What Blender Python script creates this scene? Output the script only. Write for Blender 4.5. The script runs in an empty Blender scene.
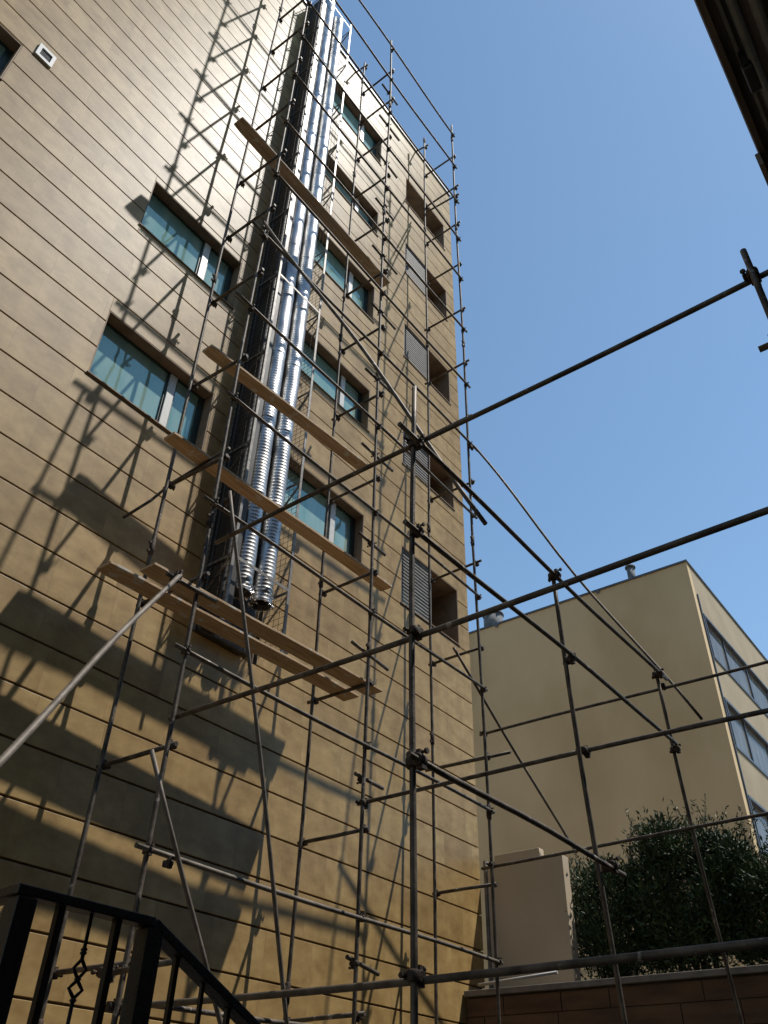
import bpy, bmesh, math, random
from mathutils import Vector, Matrix
random.seed(7)
R = math.radians
S = bpy.context.scene
COL = S.collection

# ------------------------------------------------------------------ camera
cam_d = bpy.data.cameras.new('camera'); cam = bpy.data.objects.new('camera', cam_d); COL.objects.link(cam)
cr = Vector((0.6022, -0.7980, 0.0229)); cf = Vector((0.6215, 0.4867, 0.6139))
cf.normalize(); cr = (cr - cf * cr.dot(cf)).normalized(); cu = cr.cross(cf)
cam.matrix_world = Matrix(((cr.x, cu.x, -cf.x, 0), (cr.y, cu.y, -cf.y, 0), (cr.z, cu.z, -cf.z, 0), (0, 0, 0, 1)))
cam_d.sensor_width = 36; cam_d.sensor_fit = 'AUTO'; cam_d.lens = 829.6 / 1024 * 36
cam_d.clip_start = 0.05; cam_d.clip_end = 3000
S.camera = cam

# ------------------------------------------------------------------ light
SUN = Vector((0.825, -1.0, 2.64)).normalized()
el = math.asin(SUN.z); rot = math.atan2(SUN.x, SUN.y)
w = bpy.data.worlds.new('World'); S.world = w; w.use_nodes = True
nt = w.node_tree; bg = nt.nodes['Background']
sky = nt.nodes.new('ShaderNodeTexSky'); sky.sky_type = 'NISHITA'; sky.sun_disc = False
sky.sun_elevation = el; sky.sun_rotation = rot; sky.altitude = 1200; sky.air_density = 1.15; sky.dust_density = 0.4; sky.ozone_density = 0.1
hz = nt.nodes.new('ShaderNodeMix'); hz.data_type = 'RGBA'; hz.blend_type = 'MULTIPLY'; hz.inputs[0].default_value = 1; hz.inputs[7].default_value = (.92, 1.05, 1.03, 1)
nt.links.new(sky.outputs[0], hz.inputs[6]); nt.links.new(hz.outputs[2], bg.inputs[0]); bg.inputs[1].default_value = 0.135
sd = bpy.data.lights.new('sun', 'SUN'); sd.energy = 4.0; sd.angle = R(0.65); sd.color = (1, 0.945, 0.86)
so = bpy.data.objects.new('sun', sd); COL.objects.link(so)
so.rotation_euler = (-SUN).to_track_quat('-Z', 'Y').to_euler()
S.view_settings.view_transform = 'Standard'; S.view_settings.look = 'None'
S.view_settings.exposure = 0.3; S.view_settings.gamma = 1; S.view_settings.use_curve_mapping = False
S.cycles.max_bounces = 8

# ------------------------------------------------------------------ materials
def mat(name, col, rough=0.6, metal=0.0, col2=None, scale=4.0, bump=0.0, bscale=40.0, detail=6, spec=None, stretch=None, ramp=(0.35, 0.65), splash=None):
    m = bpy.data.materials.new(name); m.use_nodes = True
    n = m.node_tree; p = n.nodes['Principled BSDF']
    p.inputs['Base Color'].default_value = (*col, 1); p.inputs['Roughness'].default_value = rough; p.inputs['Metallic'].default_value = metal
    if spec is not None: p.inputs['Specular IOR Level'].default_value = spec
    tc = n.nodes.new('ShaderNodeTexCoord'); mp = n.nodes.new('ShaderNodeMapping'); n.links.new(tc.outputs['Object'], mp.inputs[0])
    if stretch: mp.inputs['Scale'].default_value = stretch
    if col2:
        t = n.nodes.new('ShaderNodeTexNoise'); t.inputs['Scale'].default_value = scale; t.inputs['Detail'].default_value = detail
        n.links.new(mp.outputs[0], t.inputs['Vector'])
        r = n.nodes.new('ShaderNodeValToRGB'); r.color_ramp.elements[0].position = ramp[0]; r.color_ramp.elements[1].position = ramp[1]
        r.color_ramp.elements[0].color = (*col, 1); r.color_ramp.elements[1].color = (*col2, 1)
        n.links.new(t.outputs['Fac'], r.inputs[0]); n.links.new(r.outputs[0], p.inputs['Base Color'])
        if splash:      # dried mortar splashes
            t3 = n.nodes.new('ShaderNodeTexNoise'); t3.inputs['Scale'].default_value = splash[1]; t3.inputs['Detail'].default_value = 3
            n.links.new(tc.outputs['Object'], t3.inputs['Vector'])
            r3 = n.nodes.new('ShaderNodeValToRGB'); r3.color_ramp.elements[0].position = splash[2]; r3.color_ramp.elements[1].position = splash[2] + .05
            n.links.new(t3.outputs['Fac'], r3.inputs[0])
            mm = n.nodes.new('ShaderNodeMix'); mm.data_type = 'RGBA'; n.links.new(r3.outputs[0], mm.inputs[0]); n.links.new(r.outputs[0], mm.inputs[6]); mm.inputs[7].default_value = (*splash[0], 1)
            n.links.new(mm.outputs[2], p.inputs['Base Color'])
    if bump:
        t2 = n.nodes.new('ShaderNodeTexNoise'); t2.inputs['Scale'].default_value = bscale; t2.inputs['Detail'].default_value = 5
        n.links.new(mp.outputs[0], t2.inputs['Vector'])
        b = n.nodes.new('ShaderNodeBump'); b.inputs['Strength'].default_value = bump; b.inputs['Distance'].default_value = 0.01
        n.links.new(t2.outputs['Fac'], b.inputs['Height']); n.links.new(b.outputs[0], p.inputs['Normal'])
    return m

Z0 = 3.656 - 0.5248 * 11; CP = 0.5248      # stone course grid
def stone_mat():
    m = bpy.data.materials.new('travertine_cladding'); m.use_nodes = True
    n = m.node_tree; p = n.nodes['Principled BSDF']; L = n.links.new
    tc = n.nodes.new('ShaderNodeTexCoord'); sp = n.nodes.new('ShaderNodeSeparateXYZ'); L(tc.outputs['Object'], sp.inputs[0])
    def M(op, a, b=None, c=None):
        x = n.nodes.new('ShaderNodeMath'); x.operation = op
        for i, v in enumerate((a, b, c)):
            if v is None: continue
            if isinstance(v, (int, float)): x.inputs[i].default_value = v
            else: L(v, x.inputs[i])
        return x.outputs[0]
    row = M('FLOOR', M('DIVIDE', M('SUBTRACT', sp.outputs[2], Z0), CP))
    wn0 = n.nodes.new('ShaderNodeTexWhiteNoise'); wn0.noise_dimensions = '1D'; L(row, wn0.inputs['W'])
    xs = M('ADD', M('DIVIDE', sp.outputs[0], 0.83), M('MULTIPLY', wn0.outputs[0], 3.0))
    colm = M('FLOOR', xs); fr = M('FRACT', xs)
    wn = n.nodes.new('ShaderNodeTexWhiteNoise'); wn.noise_dimensions = '2D'
    cv = n.nodes.new('ShaderNodeCombineXYZ'); L(colm, cv.inputs[0]); L(row, cv.inputs[1]); L(cv.outputs[0], wn.inputs['Vector'])
    # per slab tone
    r = n.nodes.new('ShaderNodeValToRGB'); L(wn.outputs[0], r.inputs[0])
    e = r.color_ramp.elements; e[0].color = (0.365, 0.242, 0.094, 1); e[1].color = (0.445, 0.307, 0.126, 1)
    e2 = e.new(0.5); e2.color = (0.41, 0.277, 0.108, 1)
    # soft mottling and veins
    mp = n.nodes.new('ShaderNodeMapping'); mp.inputs['Scale'].default_value = (1, 1, 1.6); L(tc.outputs['Object'], mp.inputs[0])
    off = n.nodes.new('ShaderNodeVectorMath'); off.operation = 'MULTIPLY_ADD'; L(wn.outputs[1], off.inputs[0]); off.inputs[1].default_value = (9, 9, 9); L(mp.outputs[0], off.inputs[2])
    t = n.nodes.new('ShaderNodeTexNoise'); t.inputs['Scale'].default_value = 3.2; t.inputs['Detail'].default_value = 8; t.inputs['Roughness'].default_value = 0.62; L(off.outputs[0], t.inputs['Vector'])
    mx = n.nodes.new('ShaderNodeMix'); mx.data_type = 'RGBA'; mx.blend_type = 'MULTIPLY'; mx.inputs[0].default_value = 1
    rr = n.nodes.new('ShaderNodeValToRGB'); rr.color_ramp.elements[0].position = .3; rr.color_ramp.elements[1].position = .72
    rr.color_ramp.elements[0].color = (.68, .63, .54, 1); rr.color_ramp.elements[1].color = (1.14, 1.15, 1.18, 1)
    L(t.outputs['Fac'], rr.inputs[0]); L(r.outputs[0], mx.inputs[6]); L(rr.outputs[0], mx.inputs[7])
    # vertical wash streaks from rain
    mp2 = n.nodes.new('ShaderNodeMapping'); mp2.inputs['Scale'].default_value = (2.2, 1, 0.16); L(tc.outputs['Object'], mp2.inputs[0])
    t3 = n.nodes.new('ShaderNodeTexNoise'); t3.inputs['Scale'].default_value = 2.0; t3.inputs['Detail'].default_value = 5; L(mp2.outputs[0], t3.inputs['Vector'])
    r3 = n.nodes.new('ShaderNodeValToRGB'); r3.color_ramp.elements[0].position = .3; r3.color_ramp.elements[1].position = .7
    r3.color_ramp.elements[0].color = (.86, .84, .8, 1); r3.color_ramp.elements[1].color = (1.04, 1.04, 1.04, 1); L(t3.outputs['Fac'], r3.inputs[0])
    mx2 = n.nodes.new('ShaderNodeMix'); mx2.data_type = 'RGBA'; mx2.blend_type = 'MULTIPLY'; mx2.inputs[0].default_value = 1
    L(mx.outputs[2], mx2.inputs[6]); L(r3.outputs[0], mx2.inputs[7])
    # butt joints between slabs
    j = M('LESS_THAN', fr, 0.006)
    mx3 = n.nodes.new('ShaderNodeMix'); mx3.data_type = 'RGBA'; L(M('MULTIPLY', j, .6), mx3.inputs[0]); L(mx2.outputs[2], mx3.inputs[6]); mx3.inputs[7].default_value = (.16, .11, .06, 1)
    fb = n.nodes.new('ShaderNodeTexNoise'); fb.inputs['Scale'].default_value = 45; fb.inputs['Detail'].default_value = 4; L(tc.outputs['Object'], fb.inputs['Vector'])
    b = n.nodes.new('ShaderNodeBump'); b.inputs['Strength'].default_value = 0.3; b.inputs['Distance'].default_value = 0.003; L(fb.outputs['Fac'], b.inputs['Height'])
    df = n.nodes.new('ShaderNodeBsdfDiffuse'); L(mx3.outputs[2], df.inputs[0]); L(b.outputs[0], df.inputs['Normal'])
    g1 = n.nodes.new('ShaderNodeBsdfGlossy'); L(M('ADD', M('MULTIPLY', wn.outputs[0], .05), .32), g1.inputs['Roughness']); g1.inputs['Color'].default_value = (.93, .96, 1, 1); L(b.outputs[0], g1.inputs['Normal'])
    g2 = n.nodes.new('ShaderNodeBsdfGlossy'); g2.inputs['Roughness'].default_value = .5; g2.inputs['Color'].default_value = (.93, .96, 1, 1)
    s1 = n.nodes.new('ShaderNodeMixShader'); L(M('ADD', M('MULTIPLY', t.outputs['Fac'], .011), .006), s1.inputs[0]); L(df.outputs[0], s1.inputs[1]); L(g1.outputs[0], s1.inputs[2])
    s2 = n.nodes.new('ShaderNodeMixShader'); s2.inputs[0].default_value = .045; L(s1.outputs[0], s2.inputs[1]); L(g2.outputs[0], s2.inputs[2])
    out = n.nodes['Material Output']; n.nodes.remove(p); L(s2.outputs[0], out.inputs[0])
    return m
STONE = stone_mat()
GROOVE = mat('joint_mortar', (.10, .07, .042), .95, col2=(.16, .115, .07), scale=6)
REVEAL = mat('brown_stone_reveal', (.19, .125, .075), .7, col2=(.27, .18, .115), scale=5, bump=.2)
DARKROOM = mat('dark_interior', (.05, .042, .035), .9, col2=(.08, .066, .05), scale=1.2)  # shade of rooms and loggia recesses is painted into this dark colour
FRAME_W = mat('white_aluminium', (.62, .62, .6), .4, col2=(.7, .7, .68), scale=9)
FRAME_G = mat('dark_green_gasket', (.02, .045, .04), .5)
CURTAIN = mat('pale_curtain', (.5, .56, .52), .9, col2=(.66, .7, .66), scale=3, stretch=(6, 1, .3))
LOUVRE = mat('grey_louvre_metal', (.12, .115, .105), .6, metal=.1, col2=(.18, .17, .155), scale=6)
TUBE = mat('dirty_scaffold_steel', (.045, .034, .025), .6, metal=.35, col2=(.13, .105, .08), scale=7, bump=.35, bscale=30, splash=((.3, .27, .23), 9, .66))
TUBE_L = mat('galvanised_scaffold_steel', (.08, .066, .05), .65, metal=.3, col2=(.165, .14, .115), scale=6, bump=.3, bscale=30)
COUP = mat('rusty_coupler_iron', (.028, .02, .015), .75, metal=.3, col2=(.07, .045, .03), scale=22, bump=.6, bscale=60)
WOOD = mat('weathered_plank', (.38, .25, .14), .8, col2=(.56, .4, .25), scale=3.5, bump=.5, bscale=14, stretch=(.6, 9, 9), splash=((.5, .46, .4), 6, .6))
WOOD2 = mat('grey_weathered_plank', (.27, .2, .14), .8, col2=(.45, .36, .27), scale=3.5, bump=.5, bscale=14, stretch=(.6, 9, 9), splash=((.45, .42, .38), 6, .6))
DUCT = mat('galvanised_spiral_duct', (.36, .36, .36), .4, metal=1.0, col2=(.62, .62, .61), scale=3.4, bump=.35, bscale=7, detail=3, stretch=(1, 1, .8))
DUCT_D = mat('shaded_galvanised_duct', (.05, .048, .045), .42, metal=.8, col2=(.1, .095, .09), scale=2.4, bump=.35, bscale=6, stretch=(1, 1, .5))  # galvanised duct copy with shade painted in as a darker colour
ANGLE = mat('painted_angle_iron', (.16, .15, .14), .5, metal=.5, col2=(.26, .25, .23), scale=12, bump=.2)
CASING = mat('duct_wrap_and_shade', (.02, .018, .016), .5, col2=(.045, .04, .036), scale=3, bump=.8, bscale=3, stretch=(3, 3, .5))  # black for the wrapped ducts and the shade painted in around them
MESH = mat('wire_mesh_steel', (.035, .028, .022), .8, metal=.1)
FOIL = mat('crumpled_foil', (.7, .7, .72), .2, metal=1.0, bump=1, bscale=60)
RENDER_ = mat('cream_render', (.57, .41, .22), .9, col2=(.68, .50, .285), scale=.35, bump=.3, bscale=30, detail=12, stretch=(1, 1, .6), ramp=(.38, .6))  # front copy of the cream paint, lightened against its shade
RENDER_S = mat('cream_render_sun_side', (.33, .26, .165), .9, col2=(.39, .31, .2), scale=.8, bump=.2, bscale=30)  # same cream paint, darkened to offset the sun on the side wall
FLASH = mat('roof_flashing', (.09, .1, .12), .5, metal=.5, col2=(.14, .15, .17), scale=3)
PLASTER = mat('grey_beige_plaster', (.5, .41, .29), .9, col2=(.56, .46, .335), scale=1.2, bump=.15)
PLANTW = mat('brown_stone_wall', (.085, .042, .02), .8, col2=(.15, .08, .04), scale=2.4, bump=.4, stretch=(1, .6, 3))
COPING = mat('grey_coping', (.16, .14, .12), .85, col2=(.24, .21, .18), scale=6, bump=.3)
IRON = mat('black_wrought_iron', (.008, .007, .007), .5, metal=.1, col2=(.014, .013, .012), scale=30, bump=.25, bscale=80)
EAVE = mat('stained_concrete_eave', (.07, .058, .05), .9, col2=(.2, .165, .14), scale=1.7, bump=.6, bscale=12, stretch=(.35, 2.2, 2.2))
PIPE = mat('grey_downpipe', (.13, .14, .14), .5, col2=(.18, .19, .19), scale=6)
LEAF = mat('oleander_leaf', (.02, .045, .012), .55, col2=(.048, .085, .025), scale=2.2)
STEM = mat('shrub_stem', (.07, .05, .03), .9)
GROUND = mat('asphalt_yard', (.06, .055, .05), .9, col2=(.1, .09, .08), scale=.7, bump=.3)
SOIL = mat('dry_soil', (.13, .095, .06), .95, col2=(.2, .15, .1), scale=2, bump=.6)
LOUVRE2 = mat('pale_plastic_pipe', (.34, .33, .31), .6, col2=(.42, .41, .39), scale=8)
TANK = mat('weathered_roof_vent', (.07, .075, .08), .8, metal=.0, col2=(.16, .17, .18), scale=5)
LAMP = mat('black_lamp_housing', (.012, .012, .013), .5)
ROOFM = mat('roof_felt', (.09, .085, .08), .95)

def glass_mat(nm='tinted_window_glass', gc=(.5, .8, .78, 1), c1=(.25, .48, .44, 1), c2=(.52, .7, .62, 1), mixf=.72):
    m = bpy.data.materials.new(nm); m.use_nodes = True; n = m.node_tree; L = n.links.new
    for x in list(n.nodes): n.nodes.remove(x)
    o = n.nodes.new('ShaderNodeOutputMaterial'); g = n.nodes.new('ShaderNodeBsdfGlossy'); g.inputs['Roughness'].default_value = .03
    g.inputs['Color'].default_value = gc
    t = n.nodes.new('ShaderNodeBsdfTransparent'); t.inputs['Color'].default_value = (.42, .66, .64, 1)
    df = n.nodes.new('ShaderNodeBsdfDiffuse')       # dust and sun film on the glass
    tc = n.nodes.new('ShaderNodeTexCoord'); mp = n.nodes.new('ShaderNodeMapping'); mp.inputs['Scale'].default_value = (2.5, 1, .5); L(tc.outputs['Object'], mp.inputs[0])
    n2 = n.nodes.new('ShaderNodeTexNoise'); n2.inputs['Scale'].default_value = 1.5; n2.inputs['Detail'].default_value = 5; L(mp.outputs[0], n2.inputs['Vector'])
    cr_ = n.nodes.new('ShaderNodeValToRGB'); cr_.color_ramp.elements[0].position = .3; cr_.color_ramp.elements[1].position = .7
    cr_.color_ramp.elements[0].color = c1; cr_.color_ramp.elements[1].color = c2; L(n2.outputs['Fac'], cr_.inputs[0]); L(cr_.outputs[0], df.inputs[0])
    m1 = n.nodes.new('ShaderNodeMixShader'); m1.inputs[0].default_value = mixf; L(t.outputs[0], m1.inputs[1]); L(df.outputs[0], m1.inputs[2])
    lw = n.nodes.new('ShaderNodeFresnel'); lw.inputs['IOR'].default_value = 1.7
    a = n.nodes.new('ShaderNodeMath'); a.operation = 'ADD'; a.inputs[1].default_value = .12; L(lw.outputs[0], a.inputs[0])
    ns = n.nodes.new('ShaderNodeTexNoise'); ns.inputs['Scale'].default_value = 1.6; L(tc.outputs['Object'], ns.inputs['Vector'])
    b = n.nodes.new('ShaderNodeBump'); b.inputs['Strength'].default_value = .08; b.inputs['Distance'].default_value = .05; L(ns.outputs['Fac'], b.inputs['Height']); L(b.outputs[0], g.inputs['Normal'])
    mx = n.nodes.new('ShaderNodeMixShader'); L(a.outputs[0], mx.inputs[0]); L(m1.outputs[0], mx.inputs[1]); L(g.outputs[0], mx.inputs[2]); L(mx.outputs[0], o.inputs[0])
    return m
GLASS = glass_mat()
GLASS2 = glass_mat('plain_window_glass', (.38, .38, .38, 1), (.26, .25, .23, 1), (.5, .48, .44, 1), .65)

# ------------------------------------------------------------------ helpers
class MB:
    def __init__(s): s.v = []; s.f = []; s.sm = []
    def quad(s, pts, smooth=False):
        i = len(s.v); s.v += [tuple(p) for p in pts]; s.f.append(tuple(range(i, i + len(pts)))); s.sm.append(smooth)
    def box(s, x0, x1, y0, y1, z0, z1):
        i = len(s.v)
        s.v += [(x0, y0, z0), (x1, y0, z0), (x1, y1, z0), (x0, y1, z0), (x0, y0, z1), (x1, y0, z1), (x1, y1, z1), (x0, y1, z1)]
        for f in ((3, 2, 1, 0), (4, 5, 6, 7), (0, 1, 5, 4), (1, 2, 6, 5), (2, 3, 7, 6), (3, 0, 4, 7)):
            s.f.append(tuple(i + k for k in f)); s.sm.append(False)
        return s
    def ring_tube(s, pts, rad, n=10, cap=True, hollow=False):
        pts = [Vector(p) for p in pts]; rads = rad if isinstance(rad, list) else [rad] * len(pts)
        d0 = (pts[-1] - pts[0]).normalized(); ref = Vector((0, 0, 1)) if abs(d0.z) < .9 else Vector((1, 0, 0))
        base = len(s.v)
        for k, p in enumerate(pts):
            a = pts[max(0, k - 1)]; b = pts[min(len(pts) - 1, k + 1)]; d = (b - a).normalized()
            u = d.cross(ref)
            if u.length < 1e-4: u = d.cross(Vector((0, 1, 0)))
            u.normalize(); v = d.cross(u)
            for j in range(n):
                t = 2 * math.pi * j / n; s.v.append(tuple(p + (u * math.cos(t) + v * math.sin(t)) * rads[k]))
        for k in range(len(pts) - 1):
            for j in range(n):
                a = base + k * n + j; b = base + k * n + (j + 1) % n
                s.f.append((a, b, b + n, a + n)); s.sm.append(True)
        if cap:
            s.f.append(tuple(base + j for j in range(n))[::-1]); s.sm.append(False)
            s.f.append(tuple(base + (len(pts) - 1) * n + j for j in range(n))); s.sm.append(False)
        return s
    def bar(s, a, b, w, h):
        a = Vector(a); b = Vector(b); d = (b - a).normalized(); ref = Vector((0, 0, 1)) if abs(d.z) < .95 else Vector((0, 1, 0))
        u = d.cross(ref).normalized() * w / 2; v = d.cross(u).normalized() * h / 2; i = len(s.v)
        for p in (a, b):
            for (q, r) in ((-1, -1), (1, -1), (1, 1), (-1, 1)): s.v.append(tuple(p + u * q + v * r))
        for f in ((0, 1, 2, 3), (7, 6, 5, 4), (0, 4, 5, 1), (1, 5, 6, 2), (2, 6, 7, 3), (3, 7, 4, 0)):
            s.f.append(tuple(i + k for k in f)); s.sm.append(False)
        return s
    def build(s, name, m, parent=None, bevel=0):
        me = bpy.data.meshes.new(name); me.from_pydata(s.v, [], s.f); me.update()
        for p, q in zip(me.polygons, s.sm): p.use_smooth = q
        me.materials.append(m)
        bm = bmesh.new(); bm.from_mesh(me); bmesh.ops.recalc_face_normals(bm, faces=bm.faces); bm.to_mesh(me); bm.free()
        o = bpy.data.objects.new(name, me); COL.objects.link(o)
        if parent: o.parent = parent; o.matrix_parent_inverse = parent.matrix_world.inverted()
        if bevel:
            b = o.modifiers.new('bevel', 'BEVEL'); b.width = bevel; b.segments = 2
        return o
def tag(o, label, cat, group=None):
    o['label'] = label; o['category'] = cat
    if group: o['group'] = group
    return o
def thing(name, loc, label, cat, group=None):
    o = bpy.data.objects.new(name, None); COL.objects.link(o); o.location = loc; o.matrix_world = Matrix.Translation(loc)
    o.empty_display_size = .2
    return tag(o, label, cat, group)
def struct(o): o['kind'] = 'structure'; return o

# ------------------------------------------------------------------ ground
YF = 7.6                                       # face of the stone facade
GZ = -1.6
g = MB(); g.box(-300, 12.0, -300, 600, GZ - .3, GZ); struct(g.build('ground', GROUND))
g = MB(); g.box(12.06, 900, -300, 600, GZ - .2, 1.9); struct(g.build('raised_ground', SOIL))

# ------------------------------------------------------------------ stone clad building
XL, XR, ZT = -9.0, 12.58, 24.12
bld = thing('apartment_building', (XR, YF, GZ), 'tall stone-clad apartment block with grooved joints, rows of recessed windows and scaffolding before it', 'building')
wins = []
for (x0, x1) in ((3.44, 5.42),):
    for k in (0, 1): wins.append((x0, x1, 7.88 + 3.3 * k, 9.14 + 3.3 * k, 'win'))
wins.append((-1.05, .93, 11.5, 12.55, 'win')); wins.append((-1.05, .93, 7.9, 9.14, 'win'))
midz = [(7.88, 9.14), (11.2, 12.36), (14.5, 15.75), (17.75, 18.75), (21.0, 22.4)]
for a, b in midz: wins.append((7.12, 9.13, a, b, 'win'))
rz = [(7.87, 9.15), (11.2, 12.2), (14.46, 15.66), (17.6, 18.9), (20.76, 22.02)]
for i, (a, b) in enumerate(rz): wins.append((10.27, 12.2, a, b, 'log%d' % i))

def cells(x0, x1, z0, z1, holes):
    hs = [h for h in holes if h[2] < z1 and h[3] > z0 and h[0] < x1 and h[1] > x0]
    xs = sorted({x0, x1} | {x for h in hs for x in (h[0], h[1]) if x0 < x < x1}); out = []
    for a, b in zip(xs[:-1], xs[1:]):
        mid = (a + b) / 2; cur = z0
        for h in sorted([h for h in hs if h[0] < mid < h[1]], key=lambda q: q[2]):
            if h[2] > cur: out.append((a, b, cur, h[2]))
            cur = max(cur, h[3])
        if cur < z1: out.append((a, b, cur, z1))
    return out
clad = MB(); rr_ = random.Random(3)
k = 0
while Z0 + k * CP < ZT - .1:
    a = Z0 + k * CP; b = min(a + CP, ZT)
    if k == 0: a = GZ
    for c in cells(XL, XR, a + .012, b - .012, wins):
        if c[3] - c[2] > .012: clad.box(c[0], c[1], YF, YF + .032, c[2], c[3])
    # return on the end wall, butted behind the front slabs
    clad.box(XR - .032, XR, YF + .034, 20, a + .012, b - .012)
    k += 1
clad.build('stone_cladding', STONE, bld, bevel=.004)
back = MB()
for c in cells(XL, XR - .035, GZ, ZT, wins): back.box(c[0], c[1], YF + .028, YF + .26, c[2], c[3])
back.build('joint_backing', GROOVE, bld)
core = MB(); core.box(XL, XR - .036, YF + 1.35, 20, GZ, ZT - .3)
core.box(XR - .3, XR - .036, YF + .262, YF + 1.34, GZ, ZT - .3)
core.box(XL, XR - .302, YF + .262, YF + 1.34, ZT - .7, ZT - .3)
for z in (10.2, 13.45, 16.7, 19.95, 23.2, 6.6): core.box(XL, XR - .302, YF + .262, YF + 1.34, z, z + .25)
for x in (9.6, 6.2, 2.5): core.box(x, x + .12, YF + .262, YF + 1.34, GZ, ZT - .72)
core.build('inner_wall', DARKROOM, bld)
rf = MB(); rf.box(XL, XR + .03, YF - .04, YF + .3, ZT, ZT + .07); rf.box(XR - .28, XR + .03, YF + .302, 20, ZT, ZT + .07); rf.build('parapet_coping', FLASH, bld)

def window(x0, x1, z0, z1):
    yg = YF + .215; t = .018
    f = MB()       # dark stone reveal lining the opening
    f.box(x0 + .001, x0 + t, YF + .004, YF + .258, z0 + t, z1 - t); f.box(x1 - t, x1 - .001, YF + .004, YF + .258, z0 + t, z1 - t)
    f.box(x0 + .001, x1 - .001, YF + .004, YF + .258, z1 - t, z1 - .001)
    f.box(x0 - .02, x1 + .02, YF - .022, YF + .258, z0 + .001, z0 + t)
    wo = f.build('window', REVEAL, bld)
    xm = x0 + (x1 - x0) * .645
    fr = MB(); a0, a1, b0, b1 = x0 + t + .002, x1 - t - .002, z0 + t + .002, z1 - t - .002
    fw = .03
    fr.box(a0, a1, yg - .03, yg + .03, b0, b0 + fw); fr.box(a0, a1, yg - .03, yg + .03, b1 - fw, b1)
    fr.box(a0, a0 + fw, yg - .03, yg + .03, b0 + fw, b1 - fw); fr.box(a1 - .10, a1, yg - .03, yg + .03, b0 + fw, b1 - fw)
    fr.box(xm + .122, xm + .15, yg - .03, yg + .03, b0 + fw, b1 - fw); fr.box(xm - .03, xm - .002, yg - .03, yg + .03, b0 + fw, b1 - fw)
    fr.build('frame', FRAME_G, wo)
    mu = MB(); mu.box(xm, xm + .12, yg - .055, yg + .028, b0 + fw + .002, b1 - fw - .002); mu.build('mullion', FRAME_W, wo)
    p = MB(); p.box(a0 + fw, xm - .032, yg - .004, yg + .004, b0 + fw, b1 - fw); p.box(xm + .152, a1 - .102, yg - .004, yg + .004, b0 + fw, b1 - fw)
    p.build('pane', GLASS, wo)
    c = MB(); n = 120; i0 = len(c.v); rg = random.Random(int(z0 * 10 + x0 * 7)); ph = rg.random() * 6
    def cy(x): return yg + .14 + .025 * math.sin(x * 21 + ph) + .015 * math.sin(x * 47 + ph * 2)
    for j in range(n):
        xa = x0 + .03 + (x1 - x0 - .06) * j / n; xb = x0 + .03 + (x1 - x0 - .06) * (j + 1) / n
        if .60 < j / n < .66: continue
        c.quad([(xa, cy(xa), z0 - .1), (xb, cy(xb), z0 - .1), (xb, cy(xb), z1 + .1), (xa, cy(xa), z1 + .1)], True)
    c.build('curtain', CURTAIN, wo)
def loggia(x0, x1, z0, z1, shut):
    t = .018; D = .95; f = MB()
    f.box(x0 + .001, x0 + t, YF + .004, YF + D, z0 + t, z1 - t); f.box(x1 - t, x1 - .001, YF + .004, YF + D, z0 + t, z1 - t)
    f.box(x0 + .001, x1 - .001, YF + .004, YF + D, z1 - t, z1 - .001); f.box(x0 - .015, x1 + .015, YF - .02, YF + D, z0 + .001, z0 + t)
    bk = MB(); bk.box(x0 - .05, x1 + .05, YF + D + .002, YF + D + .03, z0 - .05, z1 + .05)  # dark back panel paints in the shade of the recess
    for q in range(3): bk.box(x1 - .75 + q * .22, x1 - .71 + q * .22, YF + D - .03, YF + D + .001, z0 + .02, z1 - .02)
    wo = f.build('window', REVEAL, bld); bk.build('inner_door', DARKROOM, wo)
    xm = x0 + 1.03
    if shut:
        s = MB(); ys = YF + .03
        s.box(x0 + t + .003, x0 + t + .04, ys, ys + .035, z0 + t + .003, z1 - t - .003); s.box(xm - .04, xm, ys, ys + .035, z0 + t + .003, z1 - t - .003)
        s.box(x0 + t + .041, xm - .041, ys, ys + .035, z0 + t + .003, z0 + t + .04); s.box(x0 + t + .041, xm - .041, ys, ys + .035, z1 - t - .04, z1 - t - .003)
        z = z0 + t + .055
        while z < z1 - t - .06:
            s.box(x0 + t + .04, xm - .04, ys + .008, ys + .014, z, z + .042)
            z += .075
        s.build('louvred_shutter', LOUVRE, wo)
        g = MB(); g.box(x0 + .03, x1 - .03, YF + .7, YF + .71, z0 + .35, z1 - .15); g.build('pane', GLASS, wo)
    else:
        g = MB(); g.box(x0 + .03, x1 - .03, YF + .5, YF + .51, z0 + .1, z1 - .1); g.build('pane', GLASS, wo)
for wdw in wins:
    if wdw[4] == 'win': window(*wdw[:4])
    else: loggia(*wdw[:4], wdw[4] != 'log4')
v = MB(); v.box(1.10, 1.37, YF - .03, YF - .002, 12.62, 12.68); v.box(1.10, 1.37, YF - .03, YF - .002, 12.87, 12.93)
v.box(1.10, 1.15, YF - .03, YF - .002, 12.68, 12.87); v.box(1.32, 1.37, YF - .03, YF - .002, 12.68, 12.87)
vo = v.build('vent_cover', FRAME_W, bld)
v = MB()
for i in range(5): v.box(1.151, 1.319, YF - .012, YF - .003, 12.69 + i * .036, 12.69 + i * .036 + .02)
v.build('vent_slats', TANK, vo)

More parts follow.
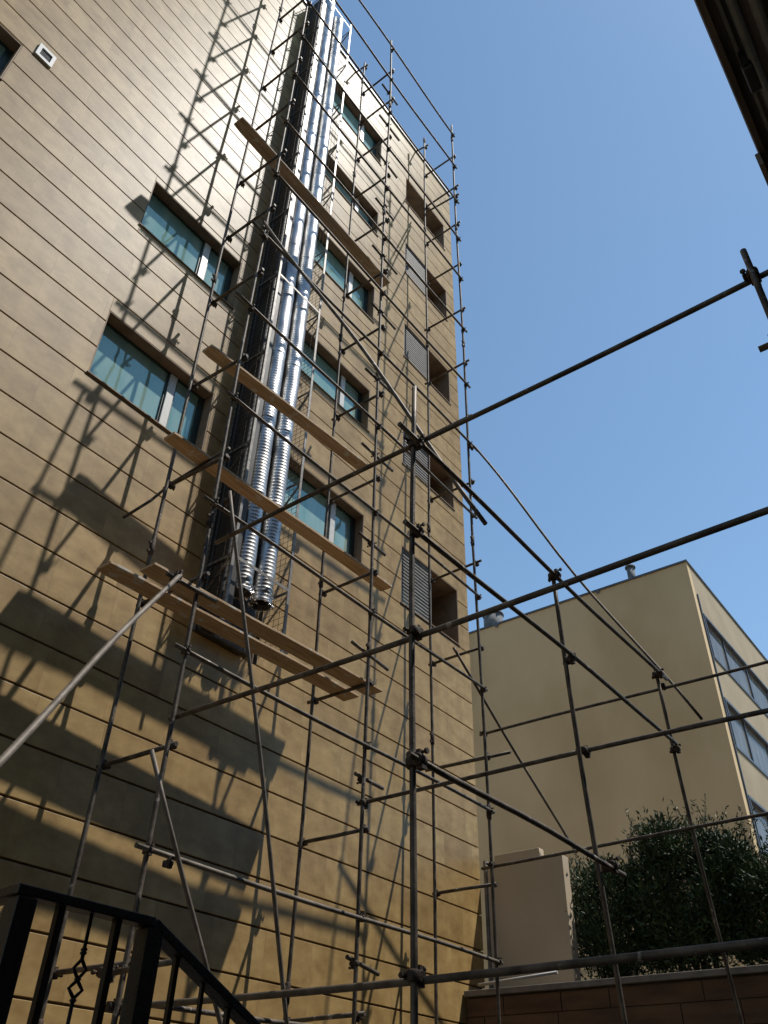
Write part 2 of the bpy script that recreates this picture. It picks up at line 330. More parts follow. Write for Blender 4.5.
# ------------------------------------------------------------------ ducts in their cage
DX0, DX1, DY0, DY1 = 5.81, 6.93, 7.04, 7.57
riser = thing('duct_riser', (6.2, 7.2, 5.2), 'tall riser of shiny spiral metal ducts in a mesh cage on the stone facade', 'ventilation duct')
def duct(cx, cy, r, z0, z1, m, amp=.005, pitch=.11):
    n = 40; s = MB(); steps = int((z1 - z0) / (pitch / 6)); base = 0
    rg = random.Random(int(cx * 100)); sec = [rg.uniform(-.006, .006) for _ in range(60)]; secy = [rg.uniform(-.008, .008) for _ in range(60)]
    for i in range(steps + 1):
        z = z0 + (z1 - z0) * i / steps; q = int(z / 1.5); fz = (z / 1.5) % 1
        ox = sec[q] * (1 - fz) + sec[q + 1] * fz; oy = secy[q] * (1 - fz) + secy[q + 1] * fz
        col = .006 if fz < .05 else 0
        for j in range(n):
            t = 2 * math.pi * j / n
            ph = (z / pitch - t / (2 * math.pi)) % 1
            rr = r + col + (amp * (1 - abs(ph - .5) / .22) if abs(ph - .5) < .22 else 0) - .0025 * math.sin(z * 9 + 3 * t) * math.sin(z * 2.3 + t)
            s.v.append((cx + ox + rr * math.cos(t), cy + oy + rr * math.sin(t), z))
    for i in range(steps):
        for j in range(n):
            a = i * n + j; b = i * n + (j + 1) % n
            s.f.append((a, b, b + n, a + n)); s.sm.append(True)
    o = s.build('duct_pipe', m, riser)
    md = o.modifiers.new('thickness', 'SOLIDIFY'); md.thickness = .004; md.offset = -1
    return o
duct(6.215, 7.25, .150, 5.85, 24.75, DUCT, .0045, .06)
duct(6.60, 7.25, .150, 5.85, 24.35, DUCT, .0045, .06)
s = MB(); s.box(DX0 + .02, 6.75, 7.46, 7.56, 5.2, 24.2); s.box(5.835, 6.06, 7.16, 7.459, 5.2, 24.2); s.build('painted_shade_casing', CASING, riser, bevel=.03)  # dark boxes in place of back ducts, standing for the cage's shade
for cx in (6.235, 6.615):      # torn foil around the open mouths
    s = MB(); rg = random.Random(int(cx * 10))
    for i in range(110):
        t = rg.uniform(0, 2 * math.pi); z = 5.85 + rg.uniform(-.03, .14); r_ = .145 + rg.uniform(-.01, .03); c = Vector((cx + r_ * math.cos(t), 7.255 + r_ * math.sin(t), z))
        a = Vector((rg.uniform(-1, 1), rg.uniform(-1, 1), rg.uniform(-1, 1))).normalized() * rg.uniform(.01, .035); b = Vector((rg.uniform(-1, 1), rg.uniform(-1, 1), rg.uniform(-1, 1))).normalized() * rg.uniform(.01, .03)
        s.quad([c - a, c - b, c + a, c + b])
    s.build('foil_wrap', FOIL, riser)
def angle_v(x, y, sx, sy, z0, z1):
    s = MB(); t = .005; W = .045
    s.box(min(x, x + sx * W), max(x, x + sx * W), min(y, y + sy * t), max(y, y + sy * t), z0, z1)
    s.box(min(x, x + sx * t), max(x, x + sx * t), min(y + sy * t, y + sy * W), max(y + sy * t, y + sy * W), z0, z1)
    return s.build('frame_post', ANGLE, riser)
for (x, y, sx, sy) in ((DX0, DY0, 1, 1), (DX1, DY0, -1, 1), (DX0, DY1, 1, -1), (DX1, DY1, -1, -1)): angle_v(x, y, sx, sy, 5.2, 24.5)
for z in (6.15, 8.15, 10.15, 12.15, 14.15, 16.2, 18.2, 20.2, 22.2, 24.2):
    s = MB(); W = .045
    if z in (6.15, 12.15, 24.2): s.box(DX0 + .046, DX1 - .046, DY0 - .001, DY0 + .006, z, z + W)
    s.box(DX0 - .001, DX0 + .006, DY0 + .046, DY1 - .046, z, z + W); s.box(DX1 - .006, DX1 + .001, DY0 + .046, DY1 - .046, z, z + W)
    s.box(DX0, DX1, DY1 + .002, DY1 + .03, z, z + W)
    s.bar((DX1, DY1 - .02, z - .5), (DX1 + .0, DY0 + .03, z - .02), .03, .006); s.bar((DX0, DY1 - .02, z - .5), (DX0, DY0 + .03, z - .02), .03, .006)
    s.build('frame_ring', ANGLE, riser)
for x in (DX0 - .006, DX1 + .006):
    s = MB(); rw = .0022; z = 5.3
    while z < 24.3:
        s.box(x - rw, x + rw, DY0 + .01, DY1, z, z + 2 * rw); z += .1
    y = DY0 + .06
    while y < DY1:
        s.box(x - rw - .0045, x - rw - .0002, y, y + 2 * rw, 5.25, 24.35); y += .1
    s.build('wire_mesh_panel', MESH, riser)

# ------------------------------------------------------------------ scaffold
RT = .0242
def tube(name, a, b, parent, m=TUBE, r=RT, bend=.006, seed=None):
    a = Vector(a); b = Vector(b); L = (b - a).length; n = max(2, int(L / .5)); rg = random.Random(seed if seed is not None else int(L * 1000 + a.x * 77 + a.z * 13))
    d = (b - a).normalized(); u = d.orthogonal().normalized(); v = d.cross(u)
    p1, p2 = rg.uniform(0, 6), rg.uniform(0, 6); pts = []
    for i in range(n + 1):
        t = i / n; w_ = math.sin(math.pi * t)
        pts.append(a + (b - a) * t + (u * math.sin(t * 5 + p1) + v * math.sin(t * 4 + p2)) * bend * w_ * (1 + L * .15))
    s = MB(); s.ring_tube(pts, r, 12, cap=True)
    return s.build(name, m, parent)
# one coupler mesh shared by all: two half clamps at right angles, T-bolts and nuts. local X = first tube, local Z = second tube, offset between axes along local Y
cm_holder = {}
def coupler(pos, dx, dz, parent, name='coupler', sc=.88):
    if 'me' not in cm_holder:
        s = MB()
        s.ring_tube([(-.030, 0, 0), (-.024, 0, 0), (.024, 0, 0), (.030, 0, 0)], [.031, .036, .036, .031], 12)
        s.ring_tube([(0, .05, -.030), (0, .05, -.024), (0, .05, .024), (0, .05, .030)], [.031, .036, .036, .031], 12)
        s.box(-.026, .026, .012, .042, -.026, .026)
        s.box(-.018, .018, -.012, .014, .030, .058); s.ring_tube([(0, -.05, .044), (0, .035, .044)], .0085, 8); s.ring_tube([(0, -.052, .044), (0, -.036, .044)], .0165, 6)
        s.box(.030, .058, .036, .062, -.018, .018); s.ring_tube([(.044, .105, 0), (.044, .02, 0)], .0085, 8); s.ring_tube([(.044, .108, 0), (.044, .092, 0)], .0165, 6)
        s.box(-.02, .02, -.03, .012, -.05, -.030)
        o = s.build(name, COUP); cm_holder['me'] = o.data
    else:
        o = bpy.data.objects.new(name, cm_holder['me']); COL.objects.link(o)
    X = Vector(dx).normalized(); Zt = Vector(dz).normalized(); Y = Zt.cross(X).normalized(); Z = X.cross(Y).normalized()
    Mx = Matrix(((X.x, Y.x, Z.x), (X.y, Y.y, Z.y), (X.z, Y.z, Z.z))) * sc
    o.parent = parent; o.matrix_parent_inverse = parent.matrix_world.inverted()
    o.matrix_basis = Matrix.Translation(Vector(pos)) @ Mx.to_4x4()
    return o
YI, YO = 7.232, 6.263
PX = {1: (4.733, 4.75), 2: (7.757, 7.745), 3: (10.69, 10.675)}
sc = thing('scaffold', (7.75, 6.75, GZ), 'tall narrow tube scaffold standing close against the stone facade, three bays high to the roof', 'scaffold')
Tz = [1.18, 3.05, 4.93, 6.72, 8.5, 10.37, 12.12, 13.8, 15.6, 17.38, 19.08, 20.78, 22.4]
Lz = [2.07, 4.03, 5.96, 7.7, 9.5, 11.3, 13.02, 14.8, 16.65, 18.3, 20.0, 21.7, 23.42]
tops_in = {1: 24.2, 2: 24.0, 3: 24.1}
stds = {}
for k_ in (1, 2, 3):
    for side, y in ((0, YI), (1, YO)):
        x = PX[k_][side]; top = 24.02 if side else tops_in[k_]
        rg = random.Random(k_ * 10 + side); cuts = [GZ + 1.2 + rg.uniform(0, 2)]
        while cuts[-1] < top - 4: cuts.append(cuts[-1] + rg.uniform(4.2, 6))
        pts = []; rads = []; zc = [GZ] + cuts + [top]; ox, oy = 0, 0
        s = MB(); P0 = Vector((x, y, GZ))
        for a_, b_ in zip(zc[:-1], zc[1:]):
            nx, ny = rg.uniform(-.018, .018), rg.uniform(-.018, .018); m_ = 6; bx, by = rg.uniform(-.012, .012), rg.uniform(-.012, .012)
            for i in range(m_ + 1):
                t = i / m_; w_ = math.sin(math.pi * t)
                pts.append((x + ox * (1 - t) + nx * t + bx * w_, y + oy * (1 - t) + ny * t + by * w_, a_ + (b_ - a_) * t - (.002 if i == m_ else 0)))
            ox, oy = nx, ny
        s.ring_tube(pts, RT, 12)
        st = s.build('standard', TUBE, sc); stds[(k_, side)] = st
        for c in cuts:      # sleeve couplers at the butt joints
            s = MB()
            i = [j for j, p in enumerate(pts) if abs(p[2] - c) < .01][0]; p = pts[i]
            s.ring_tube([(p[0], p[1], c - .11), (p[0], p[1], c - .1), (p[0], p[1], c + .1), (p[0], p[1], c + .11)], [.026, .034, .034, .026], 12)
            for dz in (-.06, .06): s.box(p[0] - .055, p[0] - .028, p[1] - .016, p[1] + .016, c + dz - .016, c + dz + .016)
            s.build('sleeve_coupler', COUP, st)
for z in Lz:
    x0, x1 = (4.62 + random.uniform(-.05, .04)) if z != 9.5 else 4.42, 10.75 + random.uniform(-.02, .04)
    if z == 11.3: continue
    if z == 23.42: x0 = 4.5
    zz = z; jog = random.uniform(-.03, .03)
    led = tube('ledger', (x0, YO - .05, z + jog), (x1, YO - .05, z - jog), sc, m=TUBE_L if z < 3 else TUBE, bend=.01)
    for k_ in (1, 2, 3): coupler((PX[k_][1], YO - .05, z), (1, 0, 0), (0, 0, 1), led)
# ledger at 11.3 is tied on over to the low frame
led = tube('ledger', (4.45, YO - .05, 11.27), (10.95, YO - .05, 11.32), sc)
for k_ in (1, 2, 3): coupler((PX[k_][1], YO - .05, 11.3), (1, 0, 0), (0, 0, 1), led)
for k_ in (1, 2, 3):
    for i, z in enumerate(Tz):
        zz = z + {1: .03, 2: -.03, 3: 0}[k_] + random.uniform(-.04, .04)
        xo = PX[k_][1] + .05; xi = PX[k_][0] + .05
        tr = tube('transom', (xi, YI + random.uniform(.06, .12), zz), (xo, YO - random.uniform(.04, .11), zz + random.uniform(-.03, .03)), sc, bend=.004)
        coupler((xi, YI, zz), (0, 1, 0), (0, 0, -1), tr); coupler((xo, YO, zz), (0, 1, 0), (0, 0, -1), tr)
tr = tube('transom', (10.73, YI + .08, 20.5), (10.725, YO - .1, 20.36), sc, bend=.004)
coupler((10.725, YO, 20.37), (0, 1, 0), (0, 0, -1), tr)
tr = tube('transom', (10.73, 7.4, 4.9), (10.725, YO - .42, 4.86), sc, bend=.004)
coupler((10.725, YO, 4.87), (0, 1, 0), (0, 0, -1), tr)
for k_ in (1, 2, 3):       # short ties from the inner poles over to the parapet
    z = tops_in[k_] - .12; x = PX[k_][0] + .05
    ti = tube('roof_tie', (x, YI - .1, z), (x, YF + .5, z + .25), sc, bend=.002); coupler((x, YI, z), (0, 1, 0), (0, 0, -1), ti)
for z in (1.63, 3.63, 5.35, 7.17, 8.95, 10.7, 12.5, 14.25, 16.02, 17.77, 19.5, 21.1):
    x = PX[2][1]; a = random.uniform(.24, .32); b = random.uniform(.34, .52)
    if z < 5: a = .1
    st = tube('guard_stub', (x - a, YO + .05, z + random.uniform(-.03, .06)), (x + b, YO + .05, z - random.uniform(-.03, .05)), sc, bend=.002)
    coupler((x, YO + .05, z), (1, 0, 0), (0, 0, -1), st)
# bent bracket tube near the left window and loose hooks
s = MB(); s.ring_tube([(4.80, 6.2, 6.84), (4.80, 7.24, 6.78), (4.68, 7.42, 6.5), (4.42, 7.5, 6.1)], .019, 10)
s.build('bent_bracket', TUBE, sc)
# braces
br = tube('brace', (4.44, 6.16, 4.76), (1.8, 4.1, 1.01), sc, m=TUBE_L, bend=.012)
coupler((4.42, 6.17, 4.73), (1, 0, 0), (0, 0, 1), br, sc=1.15)
tube('ledger', (4.3, 6.2, 4.72), (5.0, 6.2, 4.74), sc)
br = tube('brace', (4.80, 6.05, 6.08), (6.62, 6.05, .6), sc, m=TUBE_L, r=.022, bend=.012); coupler((4.83, 6.08, 5.98), (1, 0, 0), (0, 0, 1), br)
br = tube('brace', (4.44, 6.05, 2.84), (5.95, 6.0, .35), sc, m=TUBE_L, r=.022, bend=.008); coupler((4.9, 6.1, 1.98), (1, 0, 0), (0, 0, 1), br)
br = tube('brace', (4.66, 6.16, 11.42), (5.88, 3.3, 5.07), sc, bend=.02); coupler((4.75, 6.2, 11.2), (0, 1, 0), (0, 0, 1), br)
br = tube('brace', (10.72, 6.16, 11.25), (11.6, 3.2, 5.05), sc, r=.022, bend=.04); coupler((10.7, 6.2, 11.2), (0, 1, 0), (0, 0, 1), br)
br = tube('brace', (9.98, 6.33, 6.45), (13.6, 6.3, 4.15), sc, m=TUBE, r=.021, bend=.012)

# --- low frame
fr2 = thing('scaffold', (7.75, 3.37, GZ), 'low open frame of thick tubes near the viewer, crossing the blue sky', 'scaffold')
YN = 3.37
for x, xt, top in ((4.74, 4.74, 6.12), (7.80, 7.50, 5.40), (10.62, 10.50, 5.42)):
    xb = {4.74: 4.74, 7.80: 8.07, 10.62: 11.5}[x]
    st = tube('standard', (xb, YN + .02, GZ), (xt, YN, top), fr2, bend=.01, seed=5)
for x, top in ((4.70, 5.66), (7.72, 5.6), (10.64, 5.6)): tube('standard', (x, .19, GZ), (x, .19, top), fr2, bend=.01)
t_ = tube('ledger', (4.43, YN - .05, 5.34), (10.75, YN - .05, 5.36), fr2, bend=.012)
for x in (4.74, 7.5, 10.5): coupler((x, YN - .05, 5.34), (1, 0, 0), (0, 0, 1), t_, sc=1.25)
t_ = tube('ledger', (4.53, YN - .05, 4.27), (10.6, YN - .05, 4.38), fr2, bend=.012)
for x in (4.74, 7.6, 10.6): coupler((x, YN - .05, 4.3), (1, 0, 0), (0, 0, 1), t_, sc=1.1)
t_ = tube('ledger', (4.60, YN - .05, 2.25), (8.2, YN - .05, 2.22), fr2, bend=.012)
for x in (4.74, 7.95): coupler((x, YN - .05, 2.25), (1, 0, 0), (0, 0, 1), t_, sc=1.35)
t_ = tube('cross_tube', (4.79, 6.12, 5.36), (4.79, -1.4, 5.44), fr2, bend=.012)
for y in (YN, .19): coupler((4.79, y, 5.4), (0, 1, 0), (0, 0, 1), t_, sc=1.25)
t_ = tube('cross_tube', (4.79, 6.33, 3.33), (4.79, -1.4, 3.33), fr2, bend=.012)
for y in (YN, .19): coupler((4.79, y, 3.33), (0, 1, 0), (0, 0, 1), t_, sc=1.1)
t_ = tube('cross_tube', (4.79, 6.38, .89), (4.79, -1.4, .88), fr2, m=TUBE, bend=.01)
for y in (6.3, YN, .19): coupler((4.79, y, .89), (0, 1, 0), (0, 0, 1), t_, sc=1.15)
t_ = tube('cross_tube', (4.66, .33, 4.56), (4.66, -1.8, 4.56), fr2); coupler((4.66, .19, 4.56), (0, 1, 0), (0, 0, 1), t_)
t_ = tube('cross_tube', (4.62, 6.33, 1.1), (4.62, 5.3, 1.13), fr2, m=TUBE, r=.024); coupler((4.62, 6.25, 1.1), (0, 1, 0), (0, 0, 1), t_, sc=1.2)
t_ = tube('cross_tube', (7.80, 6.38, 3.36), (7.80, -1.4, 3.30), fr2, bend=.012)
for y in (6.26, YN): coupler((7.80, y, 3.34), (0, 1, 0), (0, 0, 1), t_, sc=1.1)
t_ = tube('cross_tube', (10.72, 6.36, 5.25), (10.72, -1.4, 5.25), fr2, r=.022, bend=.012)
for y in (6.26, YN): coupler((10.72, y, 5.25), (0, 1, 0), (0, 0, 1), t_)
t_ = tube('cross_tube', (10.74, 6.45, 3.28), (10.74, -1.4, 3.37), fr2, r=.022, bend=.012); coupler((10.72, 6.26, 3.3), (0, 1, 0), (0, 0, 1), t_)
t_ = tube('cross_tube', (10.70, 6.3, 1.95), (10.70, 3.3, 2.0), fr2, m=TUBE_L, r=.02, bend=.012)
t_ = tube('ledger', (4.75, 6.16, .92), (7.9, 6.16, 1.0), fr2, r=.022)

# ------------------------------------------------------------------ planks
def plank(x0, x1, y0, y1, z, tilt, m, label, th=.045, dy=0.0):
    n = 26; s = MB(); rg = random.Random(int(z * 31 + y0 * 100)); rows = []
    for i in range(n + 1):
        t = i / n; x = x0 + (x1 - x0) * t; sag = -.02 * math.sin(math.pi * t * 2) * .5 + rg.uniform(-.0015, .0015)
        e = .012 * (t < .02) ; yy = dy * t
        zz = z + tilt * t + sag
        a, b = y0 + yy + rg.uniform(-.002, .002) + e, y1 + yy + rg.uniform(-.002, .002) - e
        rows.append([(x, a, zz), (x, b, zz + .004), (x, b, zz + th), (x, a, zz + th - .004)])
    for r0, r1 in zip(rows[:-1], rows[1:]):
        i = len(s.v); s.v += r0 + r1
        for j in range(4): s.f.append((i + j, i + (j + 1) % 4, i + 4 + (j + 1) % 4, i + 4 + j)); s.sm.append(False)
    s.quad(rows[0]); s.quad(rows[-1])
    o = s.build('scaffold_plank', m, None)
    bm = bmesh.new(); bm.from_mesh(o.data); bmesh.ops.remove_doubles(bm, verts=bm.verts, dist=.0001); bmesh.ops.recalc_face_normals(bm, faces=bm.faces); bm.to_mesh(o.data); bm.free()
    b = o.modifiers.new('bevel', 'BEVEL'); b.width = .004; b.segments = 1
    return tag(o, label, 'plank', 'planks lying on the scaffold')
plank(4.02, 8.28, 6.49, 6.73, 14.12, 0, WOOD2, 'grey-brown plank, topmost of the scaffold planks, crossing high in front of the ducts')
plank(4.46, 7.65, 6.54, 6.75, 8.64, 0, WOOD, 'plank second from the top, left end above the lower left window', dy=-.2)
plank(4.22, 8.48, 6.54, 6.76, 6.83, .0, WOOD, 'plank whose left end sits right below the sill of the lower left window', dy=-.1)
plank(4.3, 8.12, 6.44, 6.71, 4.93, 0, WOOD, 'outer plank of the lowest pair, the one farther from the stone wall', dy=-.15, th=.036)
plank(4.0, 8.05, 6.79, 7.06, 4.92, 0, WOOD, 'inner plank of the lowest pair, nearer the stone wall and starting farther left', dy=-.15, th=.036)

# ------------------------------------------------------------------ rear building
X2, Y2, ZR = 26.35, 6.59, 17.4
b2 = thing('rear_building', (X2, Y2, 1.9), 'cream rendered block behind the hedge with blank front and ribbon windows on its side', 'building')
bw = []
for z0, z1 in ((13.75, 15.5), (10.55, 12.3), (7.3, 9.05), (4.0, 5.75)):
    bw.append((26.95, 35.2, z0, z1)); bw.append((36.5, 44.5, z0, z1))
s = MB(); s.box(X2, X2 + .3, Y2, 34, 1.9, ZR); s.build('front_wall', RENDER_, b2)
s = MB()
for c in cells(X2 + .302, 60, 1.9, ZR - .002, bw): s.box(c[0], c[1], Y2 + .001, Y2 + .3, c[2], c[3])
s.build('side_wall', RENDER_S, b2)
s = MB(); s.box(X2 + .4, 60, Y2 + .9, 33, 1.9, ZR - .3); s.build('inner_wall', DARKROOM, b2)
s = MB(); s.box(X2 - .05, X2 + .34, Y2 - .05, 34, ZR, ZR + .07); s.box(X2 + .342, 60, Y2 - .05, Y2 + .34, ZR, ZR + .07)
for y in (10, 14.5, 19, 23): s.box(X2 - .07, X2 - .052, y, y + .12, ZR - .12, ZR + .03)
s.build('roof_flashing', FLASH, b2)
for (x0, x1, z0, z1) in bw:
    f = MB(); d0, d1 = Y2 - .04, Y2 + .16
    f.box(x0 - .03, x1 + .03, d0, d1, z0 + .002, z0 + .09); f.box(x0 - .03, x1 + .03, d0, d1, z1 - .09, z1 - .002)
    f.box(x0 + .002, x0 + .07, d0, d1, z0 + .092, z1 - .092); f.box(x1 - .07, x1 - .002, d0, d1, z0 + .092, z1 - .092)
    wo = f.build('window', FLASH, b2)
    x = x0 + 2.1
    while x < x1 - .5:
        m_ = MB(); m_.box(x, x + .08, Y2 + .05, Y2 + .15, z0 + .092, z1 - .092); m_.build('mullion', FLASH, wo); x += 2.6
    p = MB(); p.box(x0 + .07, x1 - .07, Y2 + .10, Y2 + .112, z0 + .09, z1 - .09); p.build('pane', GLASS2, wo)
    c = MB(); rg = random.Random(int(z0)); x = x0 + .1
    while x < x1 - .4:
        wd = rg.uniform(.4, 1.3); x1_ = min(x + wd, x1 - .05)
        if rg.random() < .72: c.box(x, x1_, Y2 + .3, Y2 + .32, z0 + .05, z1 - .05)
        x = x1_ + rg.uniform(.05, .3)
    c.build('curtain', CURTAIN, wo)
s = MB(); s.box(26.72, 26.78, Y2 - .05, Y2 - .002, 2, 16.2); s.build('drainpipe', FLASH, b2)
def cyl(mb, x, y, z0, z1, r, n=16): mb.ring_tube([(x, y, z0), (x, y, z1)], r, n)
s = MB(); cyl(s, 26.95, 8.85, ZR + .05, ZR + .9, .15); cyl(s, 26.95, 8.85, ZR + .91, ZR + .99, .2); s.ring_tube([(26.95, 8.85, ZR + .07), (26.95, 8.95, ZR + .2), (26.95, 9.8, ZR + .22)], .03, 8)
s.build('roof_vent', TANK, b2)
s = MB(); s.box(27.0, 27.9, 15.0, 15.7, ZR + .02, ZR + .15); cyl(s, 27.4, 15.3, ZR + .16, ZR + 1.15, .42, 24); cyl(s, 27.4, 15.3, ZR + 1.16, ZR + 1.25, .46, 24)
s.build('water_tank', TANK, b2)

# ------------------------------------------------------------------ low walls
s = MB(); s.box(12.73, 12.95, 6.15, 7.55, 1.92, 3.9)
ow = s.build('plaster_wall', PLASTER, None, bevel=.01)
tag(ow, 'short plain grey-beige plaster wall panel between the stone facade corner and the hedge', 'wall')
s = MB(); s.box(12.735, 12.9, 6.55, 7.4, 3.902, 4.07); s.build('raised_top', PLASTER, ow, bevel=.008)
s = MB(); s.box(12.70, 12.99, 7.552, 7.60, 1.92, 4.0); s.build('end_strip', COPING, ow)
pw = thing('retaining_wall', (12, 2, GZ), 'low brown stone retaining wall with a grey coping below the dark hedge', 'wall')
s = MB(); z = GZ; rg = random.Random(2)
while z < 1.85:
    y = -9 + rg.uniform(-.5, 0); h = min(.27, 1.88 - z)
    while y < 7.58:
        L_ = rg.uniform(.7, 1.3); y1 = min(y + L_, 7.58); dx = rg.uniform(0, .012); s.box(12.0 - dx, 12.055, y + .005, y1 - .005, z + .006, z + h - .006); y = y1
    z += h
s.build('stone_courses', PLANTW, pw, bevel=.006)
s = MB(); s.box(12.02, 12.058, -9, 7.585, GZ, 1.87); s.build('joint_backing', GROOVE, pw)
s = MB(); s.ring_tube([(11.9, 7.3, 2.03), (11.9, 6.0, 2.10)], .022, 10); pp = s.build('pipe', LOUVRE2, None); tag(pp, 'thin pale pipe lying on the coping in front of the plaster panel', 'pipe')
s = MB(); s.box(11.94, 12.24, -9, 7.585, 1.902, 1.98); s.build('coping', COPING, pw, bevel=.008)

# ------------------------------------------------------------------ hedge shrubs
def shrub(cx, cy, hx, hy, top, seed, label, nleaf, shoots):
    rg = random.Random(seed)
    root = thing('shrub', (cx, cy, 1.9), label, 'shrub', 'evergreen shrubs behind the low brown wall')
    st = MB(); lf = MB(); tips = []
    for i in range(26):
        a = rg.uniform(0, 6.283); ex = Vector((cx + hx * .9 * math.cos(a) * rg.uniform(.2, 1), cy + hy * .95 * math.sin(a) * rg.uniform(.2, 1), 1.9 + (top - 1.9) * rg.uniform(.55, .98)))
        b0 = Vector((cx + rg.uniform(-.12, .12), cy + rg.uniform(-.3, .3), 1.88)); mid = b0.lerp(ex, .5) + Vector((rg.uniform(-.1, .1), rg.uniform(-.1, .1), .12))
        st.ring_tube([b0, mid, ex], [.02, .012, .004], 5); tips.append((b0, mid, ex))
    def leaf(p, d, L_, wd):
        d = d.normalized(); side = d.cross(Vector((rg.uniform(-1, 1), rg.uniform(-1, 1), rg.uniform(-1, 1)))).normalized() * wd
        nrm = d.cross(side).normalized() * L_ * .08
        lf.quad([p, p + d * L_ * .45 + side + nrm, p + d * L_, p + d * L_ * .45 - side + nrm])
    clumps = []
    for i in range(60):
        u = Vector((rg.gauss(0, 1), rg.gauss(0, 1), rg.gauss(0, 1))).normalized() * rg.uniform(.3, 1) ** .5
        zc = 1.9 + (top - 1.9) * .5; clumps.append((Vector((cx + u.x * hx * .85, cy + u.y * hy * .92, zc + u.z * (top - 1.9) * .42)), rg.uniform(.16, .34)))
    for i in range(nleaf):
        c, r_ = rg.choice(clumps); o_ = Vector((rg.gauss(0, 1), rg.gauss(0, 1), rg.gauss(0, 1))) * r_ * .55
        p = c + o_
        if p.z < 1.93: p.z = 1.93 + rg.random() * .3
        d = o_.normalized() * .6 + Vector((rg.uniform(-.6, .6), rg.uniform(-.6, .6), rg.uniform(0, .9)))
        leaf(p, d, rg.uniform(.06, .125), rg.uniform(.010, .02))
    for i in range(shoots):     # leafy shoots standing out of the outline
        a = rg.uniform(0, 6.283); q = rg.uniform(.3, 1); b0 = Vector((cx + hx * .8 * math.cos(a) * q, cy + hy * math.sin(a) * q, 1.9 + (top - 1.9) * rg.uniform(.72, .92)))
        d = Vector((rg.uniform(-.35, .35), rg.uniform(-.5, .5), 1)).normalized(); L_ = rg.uniform(.22, .5); st.ring_tube([b0, b0 + d * L_], [.006, .003], 4)
        k2 = int(L_ / .028)
        for j in range(k2):
            p = b0 + d * L_ * (j / k2); dd = Vector((rg.uniform(-1, 1), rg.uniform(-1, 1), rg.uniform(0, .9))); leaf(p, dd, rg.uniform(.05, .09), rg.uniform(.008, .015))
    st.build('stem', STEM, root); lf.build('foliage', LEAF, root)
shrub(13.5, 5.75, .5, .75, 4.0, 1, 'small thin shrub at the left end, touching the pale plaster panel', 11000, 18)
shrub(13.6, 4.6, .7, .95, 4.5, 2, 'tallest leafy shrub in the middle with shoots standing against the cream block', 27000, 40)
shrub(13.6, 3.15, .7, 1.0, 4.2, 3, 'dense dark shrub below the side windows of the cream block', 25000, 26)
shrub(13.6, 1.6, .7, 1.0, 4.1, 4, 'dense dark shrub at the right edge of the picture', 14000, 16)

# ------------------------------------------------------------------ building overhead on the right
b3 = thing('opposite_building', (6, -1.6, GZ), 'dark stained concrete eave of a building overhead at the upper right corner', 'building')
s = MB(); s.box(-14, 16, -2.2, -1.6, GZ, 10.1); s.box(-14, 16, -9.2, -8.2, GZ, 24); s.build('wall', EAVE, b3)  # tall rear block is unseen, added to block sky light
s = MB(); s.box(-14, 16.2, -1.598, -.362, 10.12, 10.35); s.box(-14, 16.2, -.36, -.29, 10.0, 10.5); s.box(-14, 16.2, -8.198, -1.6, 10.12, 10.35)
s.build('eave', EAVE, b3)
s = MB(); s.ring_tube([(-14, -.60, 10.06), (16, -.60, 10.06)], .05, 10); s.ring_tube([(-14, -.80, 10.02), (16, -.80, 10.02)], .06, 10); s.box(-14, 16, -.50, -.46, 10.06, 10.118)
s.build('eave_pipe', PIPE, b3)
s = MB(); s.box(7.0, 9.5, -.288, -.235, 9.75, 10.0); s.build('drain_box', EAVE, b3)
fl = thing('floodlight', (5.9, -.5, 10.0), 'small black floodlight hanging under the dark eave at the upper right', 'lamp')
s = MB(); s.box(5.72, 6.06, -.56, -.44, 9.7, 9.86); s.build('housing', LAMP, fl, bevel=.02)
s = MB(); s.box(5.70, 5.715, -.53, -.47, 9.75, 10.06); s.box(6.065, 6.08, -.53, -.47, 9.75, 10.06); s.box(5.70, 6.08, -.53, -.47, 10.06, 10.075); s.build('bracket', LAMP, fl)

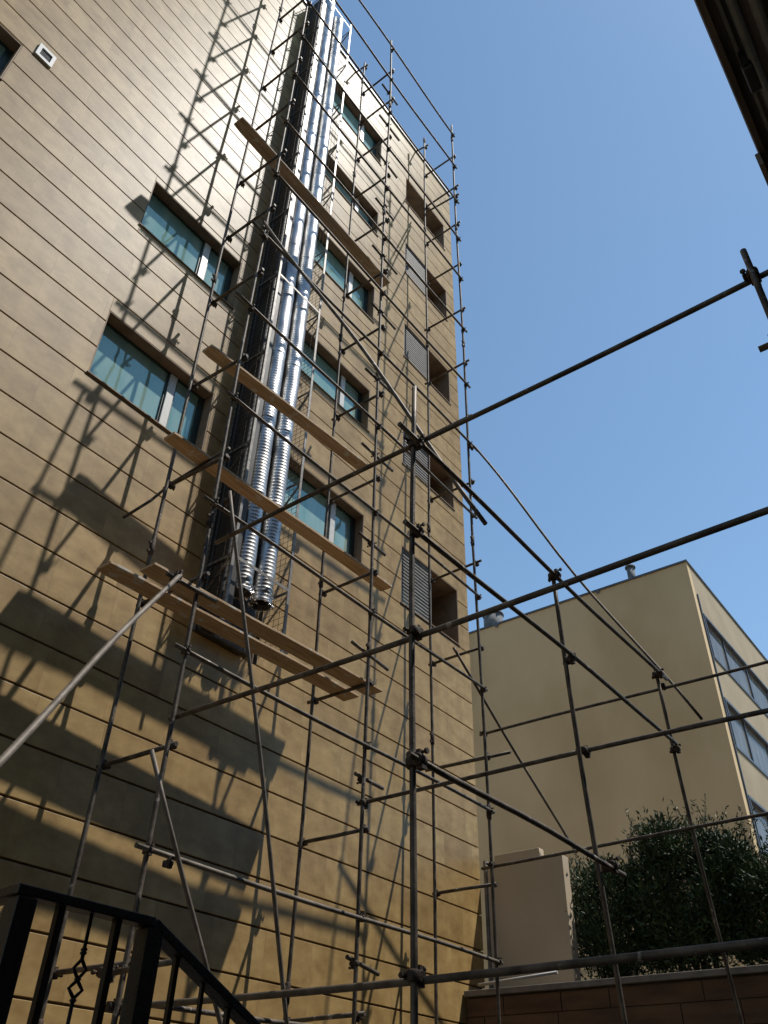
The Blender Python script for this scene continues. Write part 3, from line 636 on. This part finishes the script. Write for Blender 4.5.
# ------------------------------------------------------------------ stair and railing at the viewer's left
LZ = -.55
s = MB(); s.box(.2, 1.50, 1.72, 3.4, GZ + .004, LZ)
for i in range(6): s.box(1.502 + i * .3, 1.80 + i * .3, 1.72, 3.4, GZ + .004, LZ - .15 * (i + 1))
tag(s.build('stairs', COPING, None, bevel=.006), 'concrete steps and landing below the black iron railing', 'stairs')
rl = thing('stair_railing', (1.27, 1.84, LZ), 'black wrought iron stair railing with scrolled diamond bars at the lower left', 'railing')
ZT2 = .445; YR = 1.84
def sq(name, x, y, z0, z1, w_): 
    b = MB(); b.box(x - w_ / 2, x + w_ / 2, y - w_ / 2, y + w_ / 2, z0, z1); return b.build(name, IRON, rl, bevel=.003)
sq('post', 1.09, YR, LZ, ZT2 - .01, .05); sq('post', 1.455, YR, LZ, ZT2 - .01, .05)
b = MB(); b.box(1.06, 1.45, YR - .025, YR + .025, ZT2 - .008, ZT2 + .014)
b.box(1.065, 1.115, YR + .026, 3.3, ZT2 - .008, ZT2 + .014); b.bar((1.45, YR, ZT2 + .002), (1.45 + 1.6, YR, ZT2 + .002 - .74), .05, .024)
b.build('top_rail', IRON, rl, bevel=.003)
b = MB(); b.box(1.11, 1.43, YR - .015, YR + .015, LZ + .1, LZ + .125); b.bar((1.47, YR, LZ + .1), (3.05, YR, LZ + .1 - .74), .03, .024); b.box(1.075, 1.105, YR + .03, 3.3, LZ + .1, LZ + .125)
b.build('bottom_rail', IRON, rl)
def baluster(x, y, z0, z1, wide, scroll=False):
    b = MB()
    if not scroll: b.box(x - wide / 2, x + wide / 2, y - wide / 2, y + wide / 2, z0, z1)
    else:
        zc = z1 - .127
        b.ring_tube([(x, y, z0), (x, y, zc - .045)], .0045, 8); b.ring_tube([(x, y, zc + .032), (x, y, z1)], .0045, 8)
        for q, (h, w2) in enumerate(((.020, .017), (.018, .018))):
            z_ = zc + .012 - q * .040
            for sx in (-1, 1): b.ring_tube([(x, y, z_ + h), (x + sx * w2 * .45, y, z_ + h * .55), (x + sx * w2, y, z_), (x + sx * w2 * .45, y, z_ - h * .55), (x, y, z_ - h)], .0042, 8)
        for zz in (zc + .045, zc + .052, zc - .008, zc - .05): b.ring_tube([(x, y, zz - .006), (x, y, zz), (x, y, zz + .006)], [.004, .0085, .004], 8)
    b.build('baluster', IRON, rl)
baluster(1.19, YR, LZ + .12, ZT2 - .008, .017); baluster(1.277, YR, LZ + .12, ZT2 - .008, .01, True); baluster(1.352, YR, LZ + .12, ZT2 - .008, .017)
for i in range(12):
    x = 1.553 + i * .098; dz = (x - 1.45) * .4625
    baluster(x, YR, LZ + .12 - dz, ZT2 - .01 - dz, .013 if i % 3 != 1 else .01, i % 3 == 1 and i > 2)
for i in range(12): baluster(1.09, YR + .12 + i * .11, LZ + .12, ZT2 - .008, .013, i % 3 == 1)
